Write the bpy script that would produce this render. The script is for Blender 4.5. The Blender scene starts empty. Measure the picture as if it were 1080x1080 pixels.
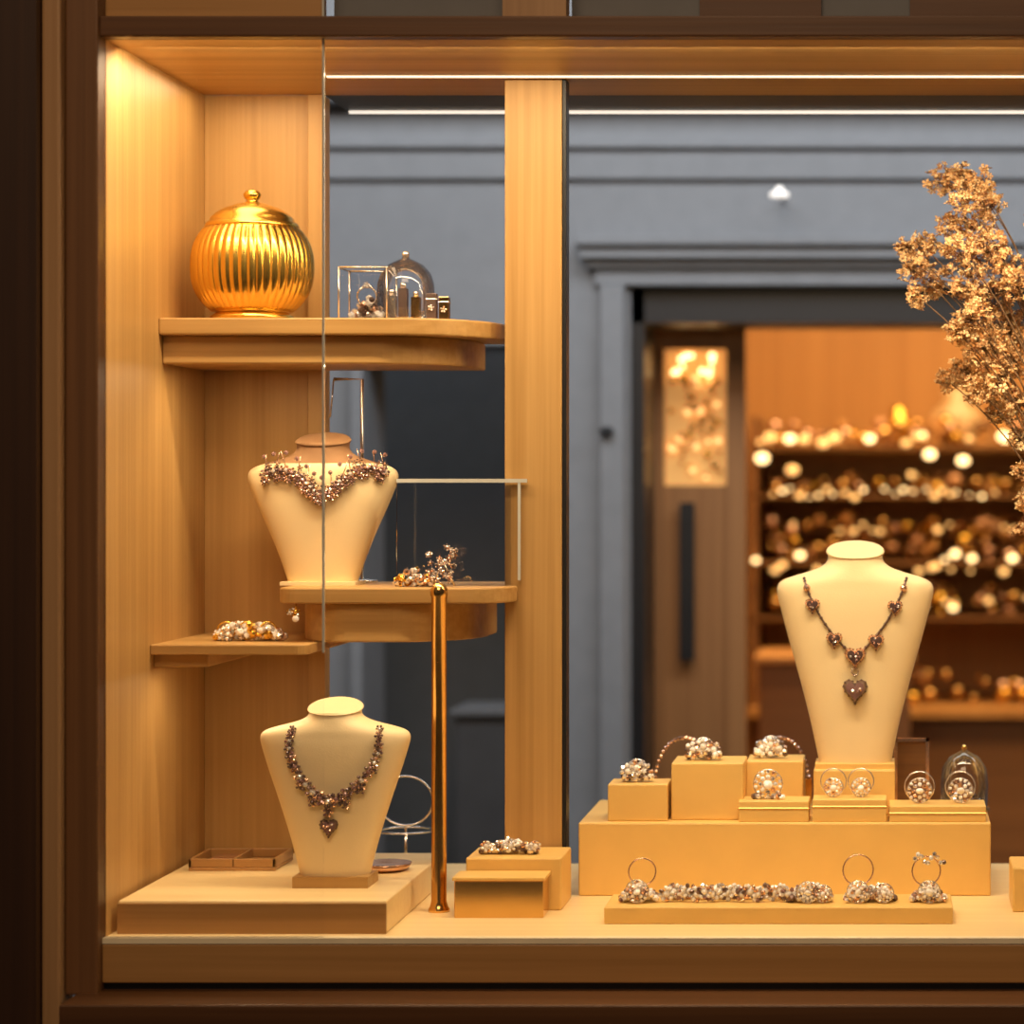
import bpy, math, random
from mathutils import Vector, Matrix
random.seed(7)
R=random.random
D=2.8; Z0=1.5           # viewing distance from window plane, eye height
def S(y): return (D+y)/D
def X(u,y): return (u-940)/1000*S(y)      # image pixel coordinates (mm on the window plane) -> metres at depth y
def Z(v,y): return Z0+(510-v)/1000*S(y)
def zr(r): return Z0+r

# ---------------------------------------------------------------- materials
def newmat(name):
    m=bpy.data.materials.new(name); m.use_nodes=True
    nt=m.node_tree; b=nt.nodes['Principled BSDF']
    return m,nt,b
def plain(name,col,rough=.5,metal=0,emis=0,ecol=None,coat=0,sheen=0,bump=0,bscale=300,var=.06):
    m,nt,b=newmat(name)
    b.inputs['Roughness'].default_value=rough; b.inputs['Metallic'].default_value=metal
    b.inputs['Coat Weight'].default_value=coat
    n=nt.nodes.new('ShaderNodeTexNoise'); n.inputs['Scale'].default_value=25; n.inputs['Detail'].default_value=4
    tc=nt.nodes.new('ShaderNodeTexCoord'); nt.links.new(tc.outputs['Object'],n.inputs['Vector'])
    r=nt.nodes.new('ShaderNodeValToRGB')
    r.color_ramp.elements[0].position=.3; r.color_ramp.elements[1].position=.7
    r.color_ramp.elements[0].color=[c*(1-var) for c in col]+[1]
    r.color_ramp.elements[1].color=[min(1,c*(1+var)) for c in col]+[1]
    nt.links.new(n.outputs['Fac'],r.inputs['Fac']); nt.links.new(r.outputs['Color'],b.inputs['Base Color'])
    if emis:
        b.inputs['Emission Color'].default_value=tuple(ecol or col)+(1,)
        b.inputs['Emission Strength'].default_value=emis
    if bump:
        n2=nt.nodes.new('ShaderNodeTexNoise'); n2.inputs['Scale'].default_value=bscale
        nt.links.new(tc.outputs['Object'],n2.inputs['Vector'])
        bp=nt.nodes.new('ShaderNodeBump'); bp.inputs['Strength'].default_value=bump; bp.inputs['Distance'].default_value=.001
        nt.links.new(n2.outputs['Fac'],bp.inputs['Height']); nt.links.new(bp.outputs['Normal'],b.inputs['Normal'])
    return m
def wood(name,c1,c2,axis='Z',rough=.45,scale=1.0,coat=0):
    m,nt,b=newmat(name)
    b.inputs['Roughness'].default_value=rough; b.inputs['Coat Weight'].default_value=coat
    tc=nt.nodes.new('ShaderNodeTexCoord'); mp=nt.nodes.new('ShaderNodeMapping')
    s=[110*scale]*3; s['XYZ'.index(axis)]=1.6*scale
    mp.inputs['Scale'].default_value=s
    nt.links.new(tc.outputs['Object'],mp.inputs['Vector'])
    n=nt.nodes.new('ShaderNodeTexNoise'); n.inputs['Scale'].default_value=1; n.inputs['Detail'].default_value=6; n.inputs['Roughness'].default_value=.6
    nt.links.new(mp.outputs['Vector'],n.inputs['Vector'])
    mp2=nt.nodes.new('ShaderNodeMapping'); s2=[22*scale]*3; s2['XYZ'.index(axis)]=.6*scale
    mp2.inputs['Scale'].default_value=s2; nt.links.new(tc.outputs['Object'],mp2.inputs['Vector'])
    n2=nt.nodes.new('ShaderNodeTexNoise'); n2.inputs['Scale'].default_value=1; n2.inputs['Detail'].default_value=3
    nt.links.new(mp2.outputs['Vector'],n2.inputs['Vector'])
    mx=nt.nodes.new('ShaderNodeMix'); mx.inputs[0].default_value=.45
    nt.links.new(n.outputs['Fac'],mx.inputs[2]); nt.links.new(n2.outputs['Fac'],mx.inputs[3])
    r=nt.nodes.new('ShaderNodeValToRGB'); r.color_ramp.elements[0].position=.36; r.color_ramp.elements[1].position=.64
    r.color_ramp.elements[0].color=c1+(1,); r.color_ramp.elements[1].color=c2+(1,)
    nt.links.new(mx.outputs[0],r.inputs['Fac']); nt.links.new(r.outputs['Color'],b.inputs['Base Color'])
    bp=nt.nodes.new('ShaderNodeBump'); bp.inputs['Strength'].default_value=.15; bp.inputs['Distance'].default_value=.001
    nt.links.new(n.outputs['Fac'],bp.inputs['Height']); nt.links.new(bp.outputs['Normal'],b.inputs['Normal'])
    return m
def thinglass(name,tint=(1,1,1),refl=.35,base=.01):
    m=bpy.data.materials.new(name); m.use_nodes=True; nt=m.node_tree; nt.nodes.clear()
    o=nt.nodes.new('ShaderNodeOutputMaterial'); mix=nt.nodes.new('ShaderNodeMixShader')
    t=nt.nodes.new('ShaderNodeBsdfTransparent'); t.inputs[0].default_value=tint+(1,)
    g=nt.nodes.new('ShaderNodeBsdfGlossy'); g.inputs['Roughness'].default_value=.03
    lw=nt.nodes.new('ShaderNodeLayerWeight'); lw.inputs['Blend'].default_value=refl
    ma=nt.nodes.new('ShaderNodeMath'); ma.operation='MULTIPLY_ADD'; ma.inputs[1].default_value=.8; ma.inputs[2].default_value=base
    nt.links.new(lw.outputs['Fresnel'],ma.inputs[0]); nt.links.new(ma.outputs[0],mix.inputs[0])
    nt.links.new(t.outputs[0],mix.inputs[1]); nt.links.new(g.outputs[0],mix.inputs[2]); nt.links.new(mix.outputs[0],o.inputs[0])
    return m
M={}
M['oak']=wood('oak_vertical',(.41,.222,.064),(.56,.33,.115))
M['oakh']=wood('oak_horizontal',(.43,.235,.068),(.57,.34,.118),'X')
M['oakl']=wood('oak_light_deck',(.80,.58,.27),(.88,.68,.35),'X',rough=.4)
M['walnut']=wood('walnut_dark',(.016,.0048,.0018),(.046,.017,.0055),scale=.6)
M['walnutm']=wood('walnut_mid',(.12,.050,.016),(.19,.085,.030))
M['walnuth']=wood('walnut_horizontal',(.07,.027,.009),(.13,.055,.019),'X',rough=.35)
M['walnutl']=wood('walnut_light',(.32,.17,.07),(.42,.24,.11))
M['fascia']=wood('fascia_wood',(.34,.17,.052),(.46,.245,.085),'X',rough=.35)
M['bust']=plain('cream_leatherette',(.90,.71,.40),.55,bump=.15,bscale=600,var=.02)
M['bustneck']=plain('bust_neck_shaded',(.30,.155,.065),.8)  # middle bust's neck: the shelf's shade put into a brown colour
M['riser']=plain('gold_satin_riser',(.80,.51,.155),.42,var=.03)
M['gold']=plain('polished_gold',(.92,.58,.11),.27,1)
M['brass']=plain('brass',(.75,.46,.16),.2,1)
M['silver']=plain('silver',(.88,.80,.72),.22,.85)
M['darksilver']=plain('oxidised_silver',(.22,.15,.125),.35,.7)
M['crystal']=plain('crystal_facets',(.97,.91,.85),.1,.55,coat=1,var=.02)
M['white']=plain('crystal_white',(.97,.94,.90),.15,0,coat=1,var=.02)
M['amber']=plain('amber_stone',(.50,.26,.13),.1,.4)
M['darkgem']=plain('smoky_stone',(.15,.09,.08),.12,.4,coat=1)
M['rose']=plain('rose_gold',(.78,.50,.36),.22,.9)
M['mauve']=plain('mauve_stone',(.36,.20,.18),.14,.4,coat=1)
M['chrome']=plain('chrome_channel',(.8,.75,.68),.2,1)
M['channel']=plain('pale_glass_channel',(.85,.74,.52),.4)
M['black']=plain('black_frame',(.012,.012,.014),.4)
M['grey']=plain('grey_blue_plaster',(.225,.230,.242),.7,var=.05)
M['greyd']=plain('grey_blue_dark',(.12,.122,.13),.6,var=.05)
M['dark']=plain('dark_room_wall',(.17,.185,.20),.6)
M['stone']=plain('stone_floor',(.10,.09,.08),.4,var=.2)
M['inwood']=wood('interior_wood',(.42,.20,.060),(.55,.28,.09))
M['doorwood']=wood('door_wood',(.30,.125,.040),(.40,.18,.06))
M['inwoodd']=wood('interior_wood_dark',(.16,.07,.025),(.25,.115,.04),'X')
M['glass']=thinglass('window_glass',(1,1,1),.1)
M['glassc']=thinglass('cloche_glass',(.97,.98,1),.4)
M['edge']=plain('glass_edge',(.55,.55,.5),.15,0,coat=1)
M['led']=plain('led_strip',(1,.9,.75),.5,0,1.2,(1,.80,.52))
M['ledw']=plain('led_strip_cool',(1,.95,.9),.5,0,.8,(1,.92,.82))
M['glint']=plain('warm_glint',(1,.8,.4),.5,0,4.2,(1,.68,.30))  # emission painted as bright blurred glints in the shop
M['glintd']=plain('dim_amber_glint',(1,.7,.3),.5,0,1.5,(1,.54,.18))
M['glow']=plain('glowing_door_pane',(.9,.5,.15),.4,0,.28,(1,.52,.16))  # door pane given its own glow for the golden interior behind
M['fl1']=plain('dried_petal_tan',(.80,.48,.21),.8,var=.2)
M['fl2']=plain('dried_petal_brown',(.48,.24,.09),.8,var=.2)
M['fl3']=plain('dried_petal_pale',(.92,.64,.34),.8,var=.2)
M['twig']=plain('twig',(.20,.11,.05),.8)
M['ceramic']=plain('ceramic_vase',(.6,.42,.22),.3)
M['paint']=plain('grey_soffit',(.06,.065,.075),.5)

# ---------------------------------------------------------------- mesh builder
import bmesh
def icodata(sub):
    bm=bmesh.new(); bmesh.ops.create_icosphere(bm,subdivisions=sub,radius=1)
    bm.verts.ensure_lookup_table()
    d=([v.co.copy() for v in bm.verts],[[v.index for v in f.verts] for f in bm.faces]); bm.free(); return d
ICO={1:icodata(1),2:icodata(2),3:icodata(3)}
class MB:
    def __init__(s,name): s.n=name; s.v=[]; s.f=[]; s.m=[]; s.sm=[]; s.mats=[]
    def add(s,vs,fs,mat,smooth=False):
        o=len(s.v)
        if mat not in s.mats: s.mats.append(mat)
        k=s.mats.index(mat)
        s.v+= [tuple(v) for v in vs]
        for f in fs: s.f.append([i+o for i in f]); s.m.append(k); s.sm.append(smooth)
    def box(s,x0,x1,y0,y1,z0,z1,mat):
        v=[(x,y,z) for x in(x0,x1) for y in(y0,y1) for z in(z0,z1)]
        s.add(v,[(0,1,3,2),(4,6,7,5),(0,4,5,1),(2,3,7,6),(0,2,6,4),(1,5,7,3)],mat)
    def prism(s,poly,z0,z1,mat):
        n=len(poly); v=[(x,y,z0) for x,y in poly]+[(x,y,z1) for x,y in poly]
        f=[list(range(n))[::-1],list(range(n,2*n))]+[(i,(i+1)%n,n+(i+1)%n,n+i) for i in range(n)]
        s.add(v,f,mat)
    def ico(s,c,r,mat,sub=1,smooth=False,sc=(1,1,1),rot=None):
        vs,fs=ICO[sub]; c=Vector(c)
        rot=rot or Matrix.Identity(3)
        s.add([c+rot@Vector((v.x*r*sc[0],v.y*r*sc[1],v.z*r*sc[2])) for v in vs],fs,mat,smooth)
    def lathe(s,c,prof,mat,n=32,mod=None,smooth=True):
        vs=[];fs=[]
        for (r,z) in prof:
            for i in range(n):
                a=2*math.pi*i/n; rr=r*(mod(a,z) if mod else 1)
                vs.append((c[0]+rr*math.cos(a),c[1]+rr*math.sin(a),c[2]+z))
        for j in range(len(prof)-1):
            for i in range(n):
                fs.append((j*n+i,j*n+(i+1)%n,(j+1)*n+(i+1)%n,(j+1)*n+i))
        fs.append(list(range(n))[::-1]); fs.append([(len(prof)-1)*n+i for i in range(n)])
        s.add(vs,fs,mat,smooth)
    def tube(s,pts,r,mat,n=6,smooth=True,closed=False):
        pts=[Vector(p) for p in pts]; vs=[];fs=[]; L=len(pts)
        up=Vector((0.13,.97,.21)).normalized()
        for k,p in enumerate(pts):
            if closed: t=pts[(k+1)%L]-pts[k-1]
            else: t=pts[min(k+1,L-1)]-pts[max(k-1,0)]
            t.normalize(); a=t.cross(up)
            if a.length<.05: a=t.cross(Vector((1,0,0)))
            a.normalize(); b=t.cross(a)
            rr=r[k] if isinstance(r,(list,tuple)) else r
            for i in range(n):
                q=2*math.pi*i/n; vs.append(p+a*rr*math.cos(q)+b*rr*math.sin(q))
        for k in range(L if closed else L-1):
            for i in range(n):
                k2=(k+1)%L
                fs.append((k*n+i,k*n+(i+1)%n,k2*n+(i+1)%n,k2*n+i))
        if not closed: fs.append(list(range(n))[::-1]); fs.append([(L-1)*n+i for i in range(n)])
        s.add(vs,fs,mat,smooth)
    def ring(s,c,r,t,mat,ax='y',n=24,tilt=0):
        p=[]
        for i in range(n):
            a=2*math.pi*i/n
            if ax=='y': q=Vector((r*math.cos(a),0,r*math.sin(a)))
            elif ax=='z': q=Vector((r*math.cos(a),r*math.sin(a),0))
            else: q=Vector((0,r*math.cos(a),r*math.sin(a)))
            if tilt: q=Matrix.Rotation(tilt,3,'Z')@q
            p.append(Vector(c)+q)
        s.tube(p,t,mat,6,True,True)
    def done(s,bevel=0):
        me=bpy.data.meshes.new(s.n); me.from_pydata(s.v,[],s.f)
        for m in s.mats: me.materials.append(M[m])
        me.polygons.foreach_set('material_index',s.m); me.polygons.foreach_set('use_smooth',s.sm)
        me.update(); ob=bpy.data.objects.new(s.n,me); bpy.context.collection.objects.link(ob)
        if bevel:
            b=ob.modifiers.new('bevel','BEVEL'); b.width=bevel; b.segments=2; b.limit_method='ANGLE'; b.angle_limit=.6
        return ob
def boxobj(name,x0,x1,y0,y1,z0,z1,mat,bevel=0):
    b=MB(name); b.box(x0,x1,y0,y1,z0,z1,mat); return b.done(bevel)

# ---------------------------------------------------------------- cabinet shell
XL=-.828; XR=.62; CE=zr(.468); DK=zr(-.478); YB=.54
boxobj('wall_left',XL-.03,XL,0,.43,DK-.02,CE+.12,'oak')
b=MB('wall_back'); b.box(XL,-.683,.40,.43,DK,CE,'oak'); b.box(-.702,-.681,.392,.399,DK,CE,'oak'); b.done(.001)
boxobj('wall_right',XR,XR+.03,0,YB,DK-.02,CE+.12,'oak')
boxobj('ceiling',XL,XR,0,.40,CE,CE+.02,'oakh')
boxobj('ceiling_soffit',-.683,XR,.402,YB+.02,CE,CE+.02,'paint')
boxobj('display_deck',XL,XR,0.0,YB,DK-.03,DK,'oakl')
b=MB('window_post'); b.box(-.447,-.381,.27,.31,DK,CE,'oak'); b.box(-.381,-.376,.272,.30,DK,CE,'black')
b.done(.001)
# front frame
b=MB('trim_header'); b.box(XL-.03,XR+.03,-.02,.0,CE,CE+.022,'walnuth'); b.done(.002)
b=MB('trim_transom')
b.box(XL,-.600,.0,.02,CE+.022,CE+.14,'fascia'); b.box(X(530,0),X(597,0),0,.03,CE+.022,CE+.14,'walnutl')
b.box(X(597,0),XR,.05,.06,CE+.022,CE+.14,'greyd'); b.box(-.598,X(530,0),.05,.06,CE+.022,CE+.14,'greyd')
for u in (735,960): b.box(X(u,0),X(u+130,0),.04,.05,CE+.022,CE+.14,'walnuth')
b.done()
boxobj('glass_channel',XL,XR,-.014,-.002,DK-.005,DK+.001,'channel')
boxobj('trim_fascia',XL,XR,-.014,.0,DK-.046,DK-.006,'fascia',.001)
boxobj('trim_gap',XL,XR,-.006,.0,DK-.056,DK-.046,'black')
b=MB('trim_ledge'); b.box(-.85,XR,-.09,0,DK-.088,DK-.054,'walnuth'); b.box(-.85,XR,-.07,0,DK-.16,DK-.088,'walnut'); b.done(.002)
boxobj('wall_base',-1.6,XR+.6,-.05,.0,0,DK-.16,'walnut')
b=MB('trim_jamb'); b.box(-.862,XL,-.03,.0,DK-.056,Z0+1.2,'walnutm'); b.done(.002)
b=MB('trim_jamb_outer'); b.box(-.882,-.8625,-.045,.0,DK-.1,Z0+1.2,'walnutl'); b.done(.003)
boxobj('wall_front_panel',-1.6,-.8825,-.06,.0,DK-.16,Z0+1.2,'walnut')
# front window panes
b=MB('window_1'); b.box(XL,-.5975,-.008,-.004,DK+.001,Z0+.9,'glass'); b.box(-.5985,-.5965,-.0085,-.0035,DK+.3,Z0+.9,'edge'); b.done()
# LED strips
b=MB('led_strip_light'); b.box(X(345,.25),XR-.01,.246,.252,CE-.0018,CE,'led'); b.done()
b=MB('led_strip_light'); b.box(-.68,XR-.01,YB-.012,YB-.007,CE-.004,CE-.0005,'ledw'); b.done()

# ---------------------------------------------------------------- shelves
def qe(cx,cy,rx,ry,a0,a1,n=14):
    return [(cx+rx*math.cos(a0+(a1-a0)*i/n),cy+ry*math.sin(a0+(a1-a0)*i/n)) for i in range(n+1)]
P=math.pi
b=MB('display_shelf')
b.prism([(XL,.40),(XL,.20)]+qe(-.454-.11,.20+.14,.11,.14,-P/2,0)+[(-.454,.40)],zr(.168),zr(.1875),'oakh')
b.prism([(XL,.40),(XL,.215)]+qe(-.489-.10,.215+.13,.10,.13,-P/2,0)+[(-.489,.40)],zr(.136),zr(.168),'oakh')
b.done(.002)
b=MB('display_shelf')
b.prism([(-.695,.40)]+qe(-.695+.02,.22,.02,.02,P,1.5*P,6)+qe(-.432-.05,.20+.06,.05,.06,-P/2,0)+[(-.432,.268),(-.449,.268),(-.449,.40)],zr(-.136),zr(-.118),'oakh')
b.prism([(-.68,.40)]+qe(-.68+.06,.21+.08,.06,.08,P,1.5*P,8)+qe(-.475-.09,.21+.12,.09,.12,-P/2,0)+[(-.475,.40)],zr(-.180),zr(-.136),'oakh')
b.done(.002)
b=MB('display_shelf')
b.prism([(XL,.40),(XL,.165)]+qe(-.652-.015,.18,.015,.015,-P/2,0,6)+[(-.652,.40)],zr(-.1915),zr(-.180),'oakh')
b.prism([(XL,.40),(XL,.18),(-.767,.18),(-.767,.40)],zr(-.206),zr(-.1915),'oakh')
b.done(.0015)
PT=zr(-.443)
boxobj('display_plinth',-.8215,-.536,.02,.385,DK,PT,'oakl',.002)
boxobj('plinth_fascia',-.8215,-.536,.017,.0198,DK,PT-.003,'fascia')

# ---------------------------------------------------------------- urn
b=MB('golden_urn'); uc=(-.7425,.285,zr(.1875))
prof=[(.040,0),(.047,.001),(.048,.006),(.042,.010),(.040,.012)]
for i in range(25):
    t=i/24; h=.012+.098*t
    r=.0705*math.sqrt(max(0,1-abs((h-.064)/.066)**2.4))
    prof.append((max(r,.041),h))
rib=lambda a,z:(1-.028*(1-abs(math.sin(a*22)))) if .013<z<.108 else 1
b.lathe(uc,prof,'gold',352,rib)
b.lathe(uc,[(.040,.106),(.052,.107),(.054,.111),(.052,.115),(.049,.116),(.048,.120),(.042,.126),(.032,.132),(.018,.137),(.009,.139),(.006,.141),(.009,.144),(.0105,.148),(.008,.152),(.003,.154)],'gold',48)
b.done()

# ---------------------------------------------------------------- jewellery helpers
def rrot(): return Matrix.Rotation(R()*6.28,3,'Z')@Matrix.Rotation(R()*6.28,3,'X')
def flower(b,c,r,mats=('crystal','white'),n=6,core=None,ax='y'):
    c=Vector(c); b.ico(c,r*.42,core or random.choice(mats),2,rot=rrot())
    for i in range(n):
        a=2*P*i/n+R()*.3
        d=Vector((math.cos(a),-.15,math.sin(a))) if ax=='y' else Vector((math.cos(a),math.sin(a),.1))
        b.ico(c+d*r*.68,r*.34,random.choice(mats),1,sc=(1,.8,1),rot=rrot())
def pile(b,c,w,d,h,n,r,mats):
    """heap of stones resting on the surface at c.z"""
    for i in range(n):
        x=(R()*2-1); y=(R()*2-1); t=R()**1.4
        hh=h*(1-x*x*.6)
        rr=r*(.6+.6*R())
        b.ico((c[0]+x*w,c[1]+y*d,c[2]+rr*.9+t*max(0,hh-2*rr)),rr,random.choice(mats),1,rot=rrot())
def ring_piece(b,c,r,gem=1.0,band='silver',mats=('crystal','white','silver'),tilt=0.3):
    c=Vector(c); cc=c+Vector((0,0,r+.0012))
    b.ring(cc,r,.0012,band,'y',24,tilt)
    top=cc+Vector((0,-.001,r))
    flower(b,top,r*.5*gem,mats,8,ax='z')
    flower(b,top+Vector((0,-.002,r*.15)),r*.38*gem,mats,6)
CW=('crystal','white','white','silver','rose','crystal','darksilver')

# ---------------------------------------------------------------- busts
BP=[(0,.35,.30,2),(.01,.37,.33,2),(.03,.37,.34,2),(.055,.345,.32,2),(.08,.345,.32,2),(.10,.375,.33,2),(.12,.46,.34,2),(.138,.60,.35,2.1),(.155,.77,.36,2.2),(.172,.91,.37,2.3),(.19,.975,.375,2.5),(.215,1,.38,2.6),(.25,.985,.39,2.7),(.33,.93,.395,2.7),(.45,.84,.385,2.7),(.6,.72,.365,2.7),(.8,.575,.33,2.7),(.97,.475,.30,2.7),(1,.46,.29,2.7)]
def bust(name,cx,cy,zb,zt,hw,basemat='oakh',baseh=.010,neckmat=None,ts=1):
    b=MB(name); n=64; H=zt-(zb+baseh)
    rows=[]
    for i in range(len(BP)-1):
        A,B=BP[i],BP[i+1]; m=3
        for j in range(m): rows.append([A[q]+(B[q]-A[q])*j/m for q in range(4)])
    rows.append(list(BP[-1]))
    for _ in range(2):
        rows=[rows[0]]+[[(rows[i-1][q]+2*rows[i][q]+rows[i+1][q])/4 for q in range(4)] for i in range(1,len(rows)-1)]+[rows[-1]]
    cut=next(i for i,r in enumerate(rows) if r[0]>.150)
    if ts!=1:
        for r in rows: r[0]=r[0]*ts if r[0]<.25 else .25*ts+(r[0]-.25)*(1-.25*ts)/.75
    def pt(row,a):
        t,w,d,e=row; c,s=math.cos(a),math.sin(a)
        yo=hw*d*abs(s)**(2/e)*(1 if s>=0 else -1)
        return (cx+hw*w*abs(c)**(2/e)*(1 if c>=0 else -1), cy+yo, zt-H*t+yo*.35*max(0,1-t/.07)-hw*.1*max(0,1-t/.07))
    vs=[];fs=[]
    for row in rows:
        for i in range(n): vs.append(pt(row,2*P*i/n+.0001))
    fa=[];fb=[]
    for j in range(len(rows)-1):
        for i in range(n):
            f=(j*n+i,(j+1)*n+i,(j+1)*n+(i+1)%n,j*n+(i+1)%n)
            (fa if j<cut and neckmat else fb).append(f)
    if fa:
        b.add(vs,fa,neckmat,True)
    b.add(vs,fb,'bust',True)
    b.add([vs[i] for i in range(n)],[list(range(n))],neckmat or 'bust')
    w=hw*.50; d=hw*.36
    b.box(cx-w,cx+w,cy-d,cy+d,zb,zb+baseh,basemat)
    ob=b.done()
    def front(x,z,off=.001):
        t=(zt-z)/H; r=rows[0]
        for i in range(len(rows)-1):
            if rows[i][0]<=t<=rows[i+1][0]:
                q=(t-rows[i][0])/max(1e-6,rows[i+1][0]-rows[i][0]); r=[rows[i][k]+(rows[i+1][k]-rows[i][k])*q for k in range(4)]; break
        u=min(.97,abs((x-cx)/(hw*r[1])))
        return Vector((x,cy-hw*r[2]*(1-u**r[3])**(1/r[3])-off,z))
    return ob,front
def heart(b,c,r,mat,mat2):
    c=Vector(c); pts=[]
    for i in range(20):
        t=2*P*i/20; x=16*math.sin(t)**3; z=13*math.cos(t)-5*math.cos(2*t)-2*math.cos(3*t)-math.cos(4*t)
        pts.append(Vector((x/16*r*.9,0,z/16*r)))
    n=20
    vs=[c+p+Vector((0,.001,0)) for p in pts]+[c+p*.75+Vector((0,-r*.4,0)) for p in pts]+[c+Vector((0,-r*.5,0))]
    fs=[(i,(i+1)%n,n+(i+1)%n,n+i) for i in range(n)]
    b.add(vs,fs,mat2); b.add(vs,[(n+i,n+(i+1)%n,2*n) for i in range(n)],mat)
    for p in pts: b.ico(c+p*.93+Vector((0,-.0012,0)),r*.10,mat2,1)
    for k in range(6): b.ico(c+Vector((random.uniform(-.4,.4)*r,-r*.42,random.uniform(-.3,.4)*r)),r*.13,random.choice(('crystal','rose','mauve')),1,rot=rrot())

def vcurve(front,pts,n,off):
    """pts list of (x,z) polyline smoothed -> surface points"""
    out=[]
    m=len(pts)-1
    for i in range(n+1):
        t=i/n*m; k=min(int(t),m-1); f=t-k
        p0=pts[max(k-1,0)];p1=pts[k];p2=pts[k+1];p3=pts[min(k+2,m)]
        q=[.5*((2*p1[a])+(-p0[a]+p2[a])*f+(2*p0[a]-5*p1[a]+4*p2[a]-p3[a])*f*f+(-p0[a]+3*p1[a]-3*p2[a]+p3[a])*f**3) for a in(0,1)]
        out.append(front(q[0],q[1],off))
    return out
# right bust
yb=.385; s=S(yb)
PB=Z(808,yb)
_,fr=bust('necklace_bust',X(902,yb),yb,PB,Z(571,yb),.083*s,'riser',.006)
b=MB('heart_necklace')
g=lambda u,v,y=yb-.03:(X(u,y),Z(v,y))
vp=[g(848,610),g(856,632),g(875,664),g(902,688),g(929,664),g(948,632),g(956,610)]
c=vcurve(fr,vp,60,.0015); b.tube(c,.0012,'darksilver',6)
for q in c[::2]: b.ico(q,.0021,'darksilver',1)
for (u,v,r) in [(857,638,.0100),(880,674,.0108),(902,692,.0140),(924,676,.0108),(944,640,.0100)]:
    x,z=g(u,v); heart(b,fr(x,z,.003),r,'darkgem','rose')
x,z=g(902,727); heart(b,fr(x,z,.004),.0165,'mauve','darksilver')
for u,v in ((851,620),(953,620)):
    x,z=g(u,v); b.ico(fr(x,z,.002),.0045,'rose',2,rot=rrot())
x,z=g(902,708); b.ring(fr(x,z,.002),.004,.0009,'silver')
b.done()
# left bust
yb=.135; s=S(yb)
_,fr=bust('necklace_bust',X(354,yb),yb,PT,Z(737,yb),.079*s,'oakh',.012)
b=MB('floral_necklace'); g=lambda u,v,y=yb-.03:(X(u,y),Z(v,y))
vp=[g(308,768),g(306,790),g(321,822),g(347,842),g(377,826),g(398,796),g(399,768)]
c=vcurve(fr,vp,60,.0015); b.tube(c,.001,'darksilver',6)
for i,q in enumerate(c[::3]):
    w=1-abs(i/20*2-1); r=.0050+.0042*w
    flower(b,q+Vector((0,-.003,-r*.3)),r,('darksilver','darkgem','mauve','rose'),6,random.choice(('mauve','crystal')))
    if i%2==0: flower(b,q+Vector((0,-.003,-r*1.6)),r*.7,('darksilver','rose','mauve'),5,'darkgem')
x,z=g(347,872); heart(b,fr(x,z,.003),.0115,'mauve','darksilver')
x,z=g(347,856); b.ico(fr(x,z,.003),.004,'mauve',1); b.done()
# middle bust
yb=.305; s=S(yb); MS=zr(-.118)
_,fr=bust('necklace_bust',X(341,yb),yb,MS,Z(456,yb),.079*s,'bust',.004,'bustneck',1.35)
b=MB('collar_necklace'); g=lambda u,v,y=yb-.03:(X(u,y),Z(v,y))
vp=[g(279,500),g(303,496),g(325,510),g(341,522),g(360,508),g(382,494),g(405,498)]
c=vcurve(fr,vp,72,.002); b.tube(c,.001,'silver',6)
for i,q in enumerate(c[::3]):
    flower(b,q+Vector((0,-.003,0)),.0065,('rose','mauve','darkgem','darksilver'),6,random.choice(('mauve','crystal')))
    flower(b,q+Vector((random.uniform(-.004,.004),-.004,-.009)),.0045,('rose','darkgem'),5,'mauve')
    if R()<.5: flower(b,q+Vector((random.uniform(-.004,.004),-.001,.009)),.004,('darksilver','darkgem'),5,'amber')
for q in c[::6]:
    b.tube([q,q+Vector((random.uniform(-.01,.01),-.004,.022))],.0006,'rose',4); b.ico(q+Vector((0,-.003,.02)),.003,'mauve',1)
b.done()

# ---------------------------------------------------------------- top shelf glass pieces
TS=zr(.1875)
b=MB('glass_display_box'); x0,x1=X(363,.29),X(413,.29); y0,y1=.26,.32; z1=TS+.062
b.box(x0,x1,y0,y1,TS,TS+.003,'silver')
for (a,c_) in [((x0,y0),(x1,y0)),((x1,y0),(x1,y1)),((x1,y1),(x0,y1)),((x0,y1),(x0,y0))]:
    for zz in (TS+.0015,z1): b.tube([(a[0],a[1],zz),(c_[0],c_[1],zz)],.0012,'silver',4)
    b.tube([(a[0],a[1],TS),(a[0],a[1],z1)],.0012,'silver',4)
b.box(x0+.001,x1-.001,y0,y0+.001,TS+.003,z1,'glassc'); b.box(x0+.001,x1-.001,y1-.001,y1,TS+.003,z1,'glassc')
pile(b,((x0+x1)/2,.288,TS+.003),.018,.012,.03,46,.0045,CW)
ring_piece(b,((x0+x1)/2,.285,TS+.018),.011)
b.done()
b=MB('glass_cloche'); cx=X(428,.3)
pr=[(.033,.002),(.034,.02),(.033,.045),(.029,.058),(.020,.068),(.010,.073),(.005,.075),(.003,.078)]
b.lathe((cx,.30,TS),pr,'glassc',32); b.lathe((cx,.30,TS),[(.036,0),(.036,.003),(.034,.004)],'brass',32)
b.ico((cx,.30,TS+.080),.0045,'silver',2,True)
for dx,h,mt in ((-.016,.038,'silver'),(-.003,.046,'darksilver'),(.012,.036,'brass')):
    b.box(cx+dx-.005,cx+dx+.005,.294,.306,TS+.004,TS+h-.006,mt); b.lathe((cx+dx,.30,TS+h-.006),[(.0035,0),(.0035,.006),(.003,.0065)],'silver',12)
b.done()
b=MB('jewelry_box_set')
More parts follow.
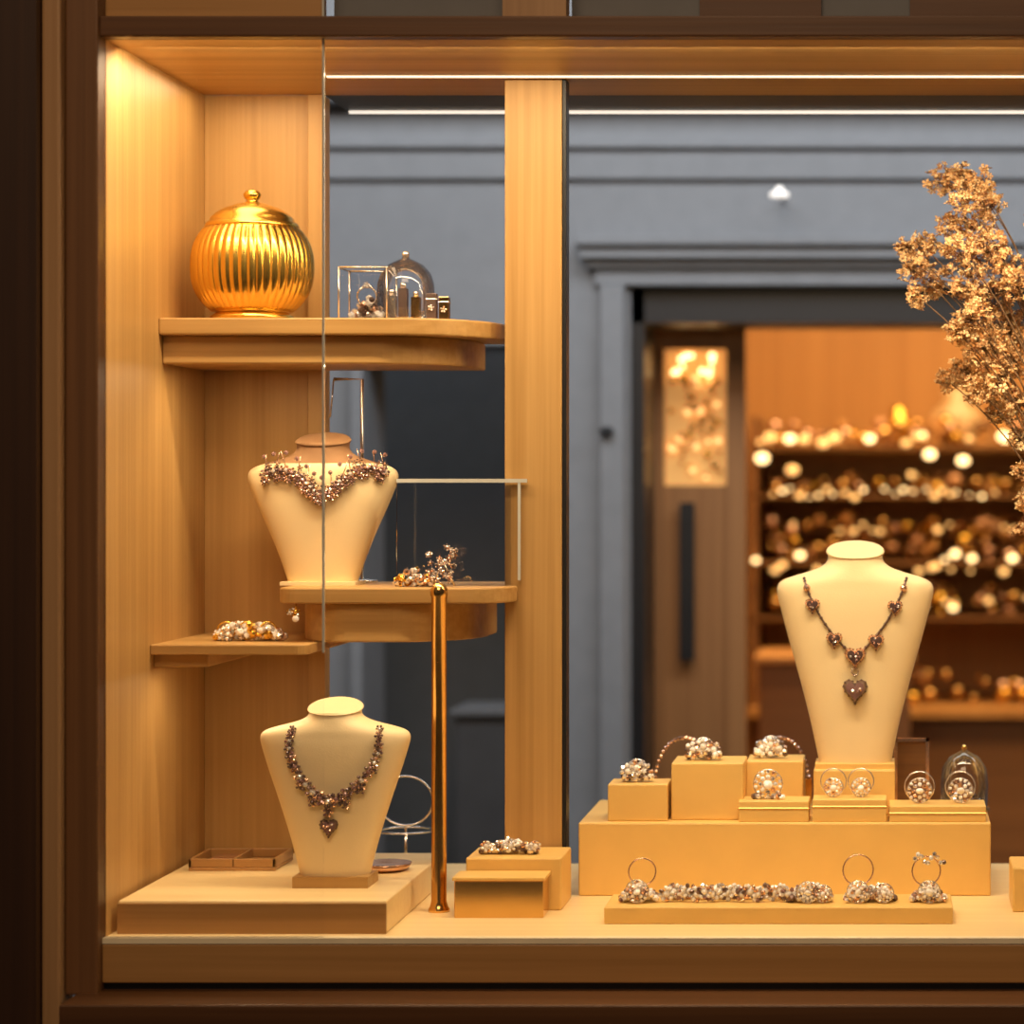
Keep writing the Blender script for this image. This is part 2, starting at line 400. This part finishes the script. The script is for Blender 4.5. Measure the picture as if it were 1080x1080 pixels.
for u,h,mt in ((457,.030,'darksilver'),(470,.026,'brass')):
    cx=X(u,.25); b.box(cx-.0055,cx+.0055,.236,.249,TS,TS+h,mt); b.box(cx-.0062,cx+.0062,.2355,.2495,TS+h*.75,TS+h*.8,'silver'); flower(b,(cx,.2345,TS+h*.45),.004,CW,5)
b.done(.0006)
b=MB('necklace_stand'); yy=.375
xa,xb=X(352,yy),X(382,yy)
b.tube([(xb,yy,MS),(xb,yy,Z(400,yy)),(xa,yy,Z(400,yy))],.0022,'chrome',8); b.tube([(xa,yy,Z(400,yy)),(xa-.004,yy,Z(440,yy))],.001,'chrome',6)
b.lathe((xb,yy,MS),[(.018,0),(.018,.003),(.004,.004)],'chrome',24)
b.done()
# glass guard on mid shelf
b=MB('glass_shelf_panel'); ya=.215
x0,x1=X(410,ya),X(532,ya)
b.box(x0,x1,.262,.2655,MS,Z(509,.262),'glassc'); b.box(x0,X(556,.262),.2615,.2665,Z(509,.262),Z(505,.262),'edge')
b.box(X(546,.262),X(549,.262),.262,.2665,Z(612,.262),Z(509,.262),'edge'); b.done()
b=MB('crystal_bracelet')
pile(b,(X(436,.24),.24,MS),.021,.012,.024,70,.0042,('silver','crystal','gold','rose')) 
b.done()
b=MB('crystal_brooch')
xx=X(467,.235); b.tube([(xx-.012,.235,MS+.001),(xx,.235,MS+.03),(xx+.013,.237,MS+.001)],.0014,'silver',6)
for i in range(34):
    q=Vector((xx+random.uniform(-.016,.016),.232+random.uniform(-.006,.006),MS+.005+R()*.042)); flower(b,q,.004,('darksilver','crystal','rose','silver'),5)
b.done()
b=MB('crystal_bracelet'); SS=zr(-.18); yy=.24
pile(b,(X(262,yy),yy,SS),.040,.014,.026,180,.0042,('silver','crystal','white','gold','white'))
for i in range(3): b.ring((X(240+i*22,yy),yy-.006,SS+.012),.010,.0011,'gold','y',20,R())
b.done()
b=MB('drop_earring')
xe=X(312,.205)
b.tube([(xe,.205,zr(-.136)),(xe,.205,zr(-.141))],.0007,'gold',4)
flower(b,(xe,.204,zr(-.145)),.006,('crystal','gold'),6); flower(b,(xe-.007,.204,zr(-.1455)),.004,('crystal','gold'),5); b.ico((xe,.204,zr(-.153)),.004,'white',2,rot=rrot())
b.done()

# brass rod
b=MB('brass_rod'); xr=X(463,.165)
b.lathe((xr,.165,DK),[(.012,0),(.012,.003),(.010,.006),(.0085,.012),(.0085,.352),(.0098,.353),(.0098,.360),(.006,.366),(.002,.368)],'brass',32)
b.tube([(xr,.165,MS-.010),(xr,.199,MS-.010)],.004,'brass',8); b.done()

# plinth items
b=MB('wooden_jewelry_tray'); y=.27
x0,x1=X(207,.27),X(298,.27)
b.box(x0,x1,.235,.325,PT,PT+.004,'fascia')
for bx in ((x0,x1,.235,.239),(x0,x1,.321,.325),(x0,x0+.004,.235,.325),(x1-.004,x1,.235,.325),((x0+x1)/2,(x0+x1)/2+.003,.235,.325)): b.box(*bx,PT+.004,PT+.014,'fascia')
b.box(x0+.02,x0+.05,.255,.29,PT+.004,PT+.012,'rose'); b.done(.001)
b=MB('round_jewelry_dish'); xx=X(402,.22); b.lathe((xx,.24,PT),[(.02,0),(.028,.003),(.031,.009),(.029,.009),(.024,.005)],'rose',32); b.done()
b=MB('wire_earring_stand'); yy=.43; xx=X(428,yy)
b.lathe((xx,yy,DK),[(.026,0),(.026,.003),(.004,.005)],'chrome',32)
b.tube([(xx,yy,DK),(xx,yy,DK+.06)],.002,'chrome',8)
pts=[(xx+.030*math.cos(a)*1.1,yy,DK+.092+.030*math.sin(a)) for a in [2*P*i/32 for i in range(32)]]
b.tube(pts,.0014,'chrome',6,True,True)
b.ring((xx,yy,DK+.056),.032,.0013,'chrome','z',32)
b.done()

# small riser boxes
b=MB('jewelry_riser'); b.box(X(491,.17),X(592,.17),.172,.262,DK,zr(-.419),'riser'); b.done(.002)
b=MB('brass_display_block'); b.box(X(479,.12),X(573,.12),.12,.168,DK,zr(-.437),'brass'); b.box(X(477,.12),X(575,.12),.118,.17,zr(-.437),zr(-.433),'riser'); b.done(.001)
b=MB('crystal_bracelet'); pile(b,(X(538,.21),.21,zr(-.419)),.032,.012,.020,110,.0042,CW)
for i in range(5): flower(b,(X(513+i*13,.2),.197,zr(-.409)),.0070,CW,7)
b.done()

# ---------------------------------------------------------------- main riser
RT=zr(-.393)
boxobj('display_riser',X(610,.277),X(1045,.277),.277,.50,DK,RT,'riser',.002)
SLT=zr(-.4595)
boxobj('display_slab',X(637,.08),X(1005,.08),.08,.172,DK,SLT,'riser',.0015)
def block(u0,u1,y0,y1,top,z0=RT,layer=False):
    b=MB('jewelry_riser'); b.box(X(u0,y0),X(u1,y0),y0,y1,z0,zr(top),'riser')
    if layer: b.box(X(u0,y0)-.001,X(u1,y0)+.001,y0-.001,y1+.001,zr(top)-.009,zr(top)-.007,'brass')
    b.done(.0015); return zr(top)
tA=block(641,704,.29,.35,-.350)
tB=block(708,784,.30,.385,-.3266)
tC=block(787,847,.36,.44,-.3305)
tD=block(779,853,.283,.335,-.369,layer=True)
tE=block(857,935,.283,.33,-.367,layer=True)
tF=block(938,1040,.283,.345,-.3747,layer=True)
boxobj('bust_pedestal',X(858,.345),X(944,.345),.345,.425,RT,PB,'riser',.002)
def jr(name,u,y,top,w,n,r,ringr,u2=None):
    b=MB(name); x=X(u,y)
    for k in range(3):
        xx=x+(k-1)*w*.55; flower(b,(xx,y-.006,top+.013+.004*(k==1)),.0105,CW,8,'white')
    b.ring((x,y,top+.014),.0125,.001,'silver','y')
    pile(b,(x,y,top),w,.008,ringr*1.9,n,r,CW); b.done()
def hx(b,u,y,top,r):  # halo jewel of small stones around a centre stone
    x=X(u,y); c_=Vector((x,y,top+r))
    b.ico(c_+Vector((0,-.004,0)),r*.34,'white',2,rot=rrot(),sc=(1,.7,1))
    for k,(n,q,s_) in enumerate(((8,.50,.19),(14,.82,.15))):
        for i in range(n):
            a=2*P*(i+.5*k)/n; b.ico(c_+Vector((math.cos(a)*r*q,-.003+.002*k,math.sin(a)*r*q)),r*s_,random.choice(('crystal','white','rose','silver','white')),1,rot=rrot())
    b.ring(c_,r*.97,.0008,'silver','y')
jr('cluster_ring',672,.315,tA,.018,30,.0040,.013)
jr('cluster_ring',742,.335,tB,.022,36,.0040,.013)
jr('cluster_ring',813,.395,tC,.019,34,.0040,.014)
b=MB('halo_brooch'); hx(b,810,.305,tD,.0175); pile(b,(X(810,.305),.305,tD),.018,.006,.01,14,.004,CW); b.done()
b=MB('crystal_ring_pair') 
for u in (879,908): hx(b,u,.305,tE,.0115); b.ring((X(u,.31),.312,tE+.018),.0150,.0008,'silver')
b.done()
b=MB('crystal_ring_pair')
for u in (970,1013): hx(b,u,.31,tF,.0150); b.ring((X(u,.31),.318,tF+.019),.0175,.0008,'silver')
b.done()
b=MB('small_picture_frame'); y=.44
x0,x1=X(943,y),X(980,y)
for bx in ((x0,x0+.004),(x1-.004,x1)): b.box(*bx,y,y+.006,RT,RT+.082,'rose')
b.box(x0,x1,y,y+.006,RT+.078,RT+.082,'rose'); b.box(x0,x1,y,y+.006,RT,RT+.004,'rose'); b.box(x0+.004,x1-.004,y+.003,y+.005,RT+.004,RT+.078,'inwoodd'); b.done()
b=MB('glass_cloche'); cx=X(1017,.40)
b.lathe((cx,.40,RT),[(.028,.003),(.029,.03),(.027,.05),(.018,.064),(.006,.070),(.003,.072)],'glassc',32); b.lathe((cx,.40,RT),[(.031,0),(.031,.003),(.028,.004)],'brass',32)
b.ico((cx,.40,RT+.075),.004,'brass',2,True); pile(b,(cx,.40,RT+.004),.014,.014,.035,40,.005,('silver','rose','darkgem')); b.done()
b=MB('crystal_tiara'); y=.47
for u0 in (700,800):
    for i in range(26):
        a=i/25*P; q=Vector((X(u0+22,y)-.036*math.cos(a),y,RT+.025+.055*math.sin(a)))
        b.ico(q,.003,'rose',1,rot=rrot())
    b.box(X(u0+22,y)-.04,X(u0+22,y)+.04,y-.008,y+.008,RT,RT+.03,'brass')
b.done()

# front row on slab
def loopring(b,u,r,y=.125):
    x=X(u,y); b.ring((x,y+.004,SLT+.016+r),r,.0009,'rose','y',24,.2)
CF=CW+('rose','white','mauve')
b=MB('cluster_ring'); pile(b,(X(674,.12),.12,SLT),.020,.012,.022,90,.0040,CF); hx(b,672,.105,SLT,.013); loopring(b,677,.015); b.done()
b=MB('crystal_bracelet')
for i in range(17):
    u=703+i*8; flower(b,(X(u,.115),.115+.004*math.sin(i),SLT+.009+.003*(i%2)),.0095,CF,8,'white')
pile(b,(X(765,.13),.135,SLT),.066,.006,.018,160,.0036,CF); b.done()
b=MB('cluster_brooch'); pile(b,(X(855,.12),.12,SLT),.022,.012,.024,100,.0040,CF); hx(b,852,.105,SLT,.012); hx(b,868,.108,SLT,.010); b.done()
b=MB('cluster_ring'); pile(b,(X(917,.12),.12,SLT),.028,.012,.022,120,.0040,CF); hx(b,905,.105,SLT,.0125); hx(b,932,.107,SLT,.011); loopring(b,905,.017); b.done()
b=MB('cluster_ring'); pile(b,(X(979,.12),.12,SLT),.018,.012,.022,80,.0040,CF); hx(b,980,.105,SLT,.0125); loopring(b,977,.016)
for i in range(10): b.ico((X(965+i*3.4,.125),.125,SLT+.046+.005*math.sin(i*1.3)),.003,random.choice(CW),1,rot=rrot())
b.done()
boxobj('jewelry_riser',X(1068,.16),X(1140,.16),.16,.25,DK,Z(915,.16),'riser',.002)

# ---------------------------------------------------------------- dried flowers in vase
yF=.34
b=MB('dried_flower_arrangement')
vx=X(1165,yF)
b.lathe((vx,yF,DK),[(.035,0),(.05,.01),(.062,.06),(.058,.12),(.035,.17),(.022,.20),(.021,.23),(.027,.25),(.022,.25)],'ceramic',48)
blobs=[(995,184,17),(1015,180,12),(1032,190,18),(1015,210,18),(1045,214,16),(1028,235,20),(1003,238,14),(975,258,20),(955,258,10),(962,282,14),(985,292,18),(968,312,12),(1012,268,18),(1040,262,22),(1056,285,22),(1022,300,20),(1048,316,22),(1070,300,18),(1025,335,20),(1066,345,24),(1008,350,14),(1040,366,24),(1072,378,22),(1018,388,18),(1050,402,24),(1000,400,12),(1030,410,16),(1074,428,18),(1052,434,12),(1078,462,12),(1076,495,9),(1079,530,9),(1074,558,7),
       (1110,230,30),(1110,300,38),(1120,380,38),(1120,450,30),(1150,340,38),(1180,260,38),(1200,380,38),(1160,200,30)]
mouth=Vector((vx,yF,DK+.25))
for (u,v,r) in blobs:
    c0=Vector((X(u,yF),yF+random.uniform(-.03,.05),Z(v,yF))); rr=r/1000*S(yF)*1.1
    mid=Vector((vx*.62+c0.x*.38+.02,yF,mouth.z*.2+c0.z*.8-.03))
    pts=[]
    for i in range(11):
        t=i/10; pts.append(mouth*(1-t)**2+mid*2*t*(1-t)+c0*t*t)
    b.tube(pts,[.0017-.001*i/10 for i in range(11)],'twig',5)
    nf=int(20+r*r*.15)
    for i in range(nf):
        while True:
            d=Vector((R()*2-1,R()*2-1,R()*2-1))
            if d.length<1: break
        p=c0+Vector((d.x*rr,d.y*rr*.8,d.z*rr))
        if i%4==0: b.tube([c0+(p-c0)*.05-Vector((0,0,rr*.2)),p],.0005,'twig',3)
        mt=random.choice(('fl1','fl1','fl2','fl3')); q=rrot(); sz=.0040+.0030*R()
        vs=[p];fs=[]
        for j in range(5):
            a=2*P*j/5
            for da,l,h in ((-.45,.75,.25),(0,1,.1),(.45,.75,.25)):
                vs.append(p+q@Vector((math.cos(a+da)*sz*l,math.sin(a+da)*sz*l,h*sz)))
            k=1+j*3; fs.append((0,k,k+1,k+2))
        b.add(vs,fs,mt); b.ico(p,sz*.32,'fl3' if mt!='fl3' else 'fl2',1)
b.done()

# ---------------------------------------------------------------- hall behind the window
yw=2.4
xo=X(665,yw); xo2=X(1330,yw); zo=Z(303,yw)
xa,xb=X(385,yw),X(556,yw); za=Z(365,yw)
ZT=Z0+2.0
b=MB('wall_facade')
b.box(-3.2,xa,yw,yw+.2,0,ZT,'grey'); b.box(xa,xb,yw,yw+.2,za,ZT,'grey'); b.box(xb,xo,yw,yw+.2,0,ZT,'grey')
b.box(xo,xo2,yw,yw+.2,zo,ZT,'grey'); b.box(xo2,3.0,yw,yw+.2,0,ZT,'grey'); b.done()
b=MB('trim_1')
b.box(-3.2,3.0,yw-.03,yw,Z(158,yw),Z(150,yw),'grey'); b.box(-3.2,3.0,yw-.015,yw,Z(190,yw),Z(158,yw),'grey'); b.box(-3.2,3.0,yw-.06,yw,Z(112,yw),Z(60,yw),'greyd')
b.done(.004)
b=MB('trim_2')
for u,v0,v1,d in ((610,252,262,.07),(614,262,275,.055),(620,275,284,.035),(628,284,302,.02)):
    b.box(X(u,yw),xo2+(xo-X(u,yw)),yw-d,yw,Z(v1,yw),Z(v0,yw),'grey')
b.box(X(634,yw),X(660,yw),yw-.03,yw,0,Z(302,yw),'grey'); b.box(xo2+.02,xo2+.08,yw-.03,yw,0,Z(302,yw),'grey')
b.done(.004)
b=MB('trim_3')
b.box(X(372,yw),X(385,yw),yw-.03,yw,0,Z(352,yw),'grey'); b.box(X(372,yw),xb+.03,yw-.03,yw,Z(365,yw),Z(352,yw),'grey'); b.done(.003)
b=MB('door_frame'); b.box(xo,xo+.025,yw+.02,yw+.24,0,zo,'black'); b.box(xo,xo2,yw+.02,yw+.24,Z(340,yw),zo,'black'); b.box(xo2-.025,xo2,yw+.02,yw+.24,0,zo,'black'); b.done()
b=MB('wall_dark_room'); b.box(-2.4,X(640,3.4),3.4,3.45,0,ZT,'dark'); b.done()
boxobj('wall_partition',X(640,yw)+.01,X(640,yw)+.05,yw+.2,5.2,0,ZT,'inwood')
b=MB('dark_console'); b.box(X(480,2.9),X(540,2.9),2.9,3.1,0,Z(755,2.9),'greyd'); b.box(X(475,2.9),X(545,2.9),2.88,3.12,Z(755,2.9),Z(748,2.9),'grey'); b.done(.004)
boxobj('floor',-3.2,3.0,-3.5,6,-.02,0,'stone')
b=MB('downlight_1'); b.lathe((X(822,2.2),2.2,Z(208,2.2)),[(.018,0),(.018,.008),(.008,.012),(.006,.02)],'ledw',20); b.tube([(X(822,2.2),2.2,Z(208,2.2)+.015),(X(822,2.2),2.4,Z(208,2.2)+.015)],.004,'chrome',8); b.done()
b=MB('door_knob'); b.lathe((X(642,yw),yw-.04,Z(455,yw)),[(.01,-.008),(.014,0),(.01,.008)],'black',16); b.tube([(X(642,yw),yw-.04,Z(455,yw)),(X(642,yw),yw-.028,Z(455,yw))],.006,'black',8); b.done()

# inner shop
yi=4.8
boxobj('wall_shop_back',X(640,yw)+.06,3.2,yi,yi+.05,0,ZT,'inwood')
boxobj('wall_shop_right',3.2,3.25,yw+.2,yi+.05,0,ZT,'inwood')
boxobj('ceiling_shop',X(640,yw)+.06,3.2,yw+.2,yi,Z0+1.0,Z0+1.05,'inwood')
yd=2.66
b=MB('door_1')
dz=Z(342,yd)
b.box(X(675,yd),X(700,yd),yd,yd+.05,0,dz,'doorwood'); b.box(X(766,yd),X(786,yd),yd,yd+.05,0,dz,'doorwood')
b.box(X(700,yd),X(766,yd),yd,yd+.05,Z(368,yd),dz,'doorwood'); b.box(X(700,yd),X(766,yd),yd+.01,yd+.05,0,Z(512,yd),'doorwood')
b.box(X(700,yd),X(766,yd),yd+.03,yd+.035,Z(512,yd),Z(368,yd),'glow')
b.box(X(718,yd),X(733,yd),yd-.03,yd-.01,Z(695,yd),Z(530,yd),'black'); b.box(X(722,yd),X(729,yd),yd-.012,yd+.01,Z(560,yd),Z(548,yd),'black'); b.box(X(722,yd),X(729,yd),yd-.012,yd+.01,Z(680,yd),Z(668,yd),'black')
for i in range(12):
    b.ico((X(708+R()*50,yd),yd+.01,Z(374+R()*22,yd)),.004+.004*R(),'glint',2,True)
for i in range(60): b.ico((X(706+R()*54,yd),yd+.018,Z(396+R()*110,yd)),.004+R()*.005,random.choice(('gold','glintd','brass','brass')),2,True)
b.done()
b=MB('display_cabinet')
x0,x1=X(792,4.4),X(1330,4.4)
yk=yi-.01
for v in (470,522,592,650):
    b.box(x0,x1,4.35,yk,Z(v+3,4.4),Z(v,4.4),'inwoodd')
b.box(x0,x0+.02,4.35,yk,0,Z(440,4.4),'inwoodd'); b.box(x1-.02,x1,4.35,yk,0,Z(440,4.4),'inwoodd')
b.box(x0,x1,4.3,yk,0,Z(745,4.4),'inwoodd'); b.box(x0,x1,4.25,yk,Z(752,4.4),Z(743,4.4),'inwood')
b.done()
b=MB('jewelry_collection')
for v,nn,hh in ((470,110,.05),(522,130,.03),(592,240,.10),(650,140,.07),(743,90,.07)):
    for i in range(nn):
        rr=.006+R()*.016; y=4.38+R()*.15
        b.ico((x0+.05+R()*(x1-x0-.1),y,Z(v,4.4)+rr*.9+R()*hh),rr,random.choice(('gold','brass','rose','amber','brass','inwoodd','inwood')),2,True)
b.done()
b=MB('gold_vase')
for u,h,r in ((948,.11,.04),(1010,.16,.075),(1180,.13,.05)):
    b.lathe((X(u,4.5),4.56,Z(470,4.4)),[(r*.5,0),(r,h*.35),(r*.9,h*.6),(r*.45,h*.8),(r*.6,h)],'gold' if u!=1010 else 'ceramic',24)
b.done()
b=MB('bokeh_glints')  # glowing balls added to imitate bokeh highlights along the shelves
for (v,nn,rs,mt) in ((463,10,.014,'glint'),(463,18,.016,'glintd'),(483,7,.024,'glint'),(520,24,.006,'glint'),(521,24,.010,'glintd'),(556,18,.010,'glintd'),(588,9,.012,'glint'),(600,18,.012,'glintd'),(635,12,.011,'glintd'),(640,6,.010,'glint'),(500,4,.020,'glintd')):
    for i in range(nn):
        u=795+R()*500
        b.ico((X(u,4.3),4.33,Z(v+random.uniform(-5,5),4.3)),rs*(.5+.6*R()),mt,2,True,sc=(1,.6,.75))
b.done()
b=MB('shop_counter'); b.box(X(800,3.6),X(960,3.6),3.6,3.9,0,Z(700,3.6),'inwoodd'); b.box(X(795,3.6),X(965,3.6),3.58,3.92,Z(700,3.6),Z(692,3.6),'inwood')
b.done(.004)

# ---------------------------------------------------------------- lights
def area(name,loc,sx,sy,power,col,rot=(0,0,0),spread=P):
    l=bpy.data.lights.new(name,'AREA'); l.shape='RECTANGLE'; l.size=sx; l.size_y=sy; l.energy=power; l.color=col; l.spread=spread
    o=bpy.data.objects.new(name,l); o.location=loc; o.rotation_euler=rot; bpy.context.collection.objects.link(o); return o
def spot(name,loc,tgt,power,col,ang,r=.02):
    l=bpy.data.lights.new(name,'SPOT'); l.energy=power; l.color=col; l.spot_size=ang; l.spot_blend=1; l.shadow_soft_size=r
    o=bpy.data.objects.new(name,l); o.location=loc; o.rotation_euler=(Vector(tgt)-Vector(loc)).to_track_quat('-Z','Y').to_euler(); bpy.context.collection.objects.link(o)
W=(1,.77,.48); W2=(1,.81,.54)
area('ceiling_light_1',((XL+XR)/2,.035,CE-.003),1.40,.03,8.4,W,(.25,0,0))
area('ceiling_light_2',((-.68+XR)/2,.215,CE-.003),1.25,.012,.5,W)
area('ceiling_light_3',(-.755,.22,CE-.003),.10,.25,.6,W)
area('shelf_light_1',(-.66,.225,zr(.134)),.24,.012,.55,W)
area('shelf_light_2',(-.74,.19,zr(-.2075)),.10,.012,.2,W)
spot('fill_spot_1',(.0,.02,CE-.01),(X(902,.385),.36,zr(-.2)),5,W2,.7)  # added fill spots without visible lamps, brightening busts, deck and flowers
spot('fill_spot_2',(X(560,0),.02,CE-.01),(X(352,.13),.12,zr(-.35)),5.5,W2,.55)
spot('fill_spot_3',(-.15,.02,CE-.01),(X(810,.2),.12,zr(-.47)),11,W2,1.1)
spot('fill_spot_4',(-.66,.02,CE-.01),(X(341,.3),.28,zr(-.06)),1.6,W2,.5)
spot('fill_spot_5',(.10,.02,CE-.01),(X(1035,.34),.34,zr(.18)),4,W2,.9)
area('hall_light',(0,.95,Z0+1.5),4.0,.8,64,(.86,.93,1),(.95,0,0))
area('shop_light',(.6,3.6,Z0+.98),2.4,1.2,72,(1,.66,.31))
area('frame_fill',(-.3,-2.6,Z0+2.2),1.6,1.2,48,(1,.70,.43),(.93,0,0))  # unseen fill added in front to brighten the frame wood
area('dark_room_light',(-1.3,2.9,Z0+1.6),.6,.4,8,(.8,.9,1))
w=bpy.data.worlds.new('world'); bpy.context.scene.world=w; w.use_nodes=True
w.node_tree.nodes['Background'].inputs[0].default_value=(.42,.32,.25,1); w.node_tree.nodes['Background'].inputs[1].default_value=.11

# ---------------------------------------------------------------- camera
cd=bpy.data.cameras.new('camera'); co=bpy.data.objects.new('camera',cd); bpy.context.collection.objects.link(co)
co.location=(0,-D,Z0); co.rotation_euler=(P/2,0,0)
cd.sensor_width=36; cd.lens=36*2800/1080; cd.shift_x=-(940-540)/1080; cd.shift_y=-(540-510)/1080
cd.dof.use_dof=True; cd.dof.focus_distance=D+.2; cd.dof.aperture_fstop=4.0
cd.clip_end=50
sc=bpy.context.scene; sc.camera=co
sc.view_settings.view_transform='Standard'; sc.view_settings.look='None'; sc.view_settings.exposure=0
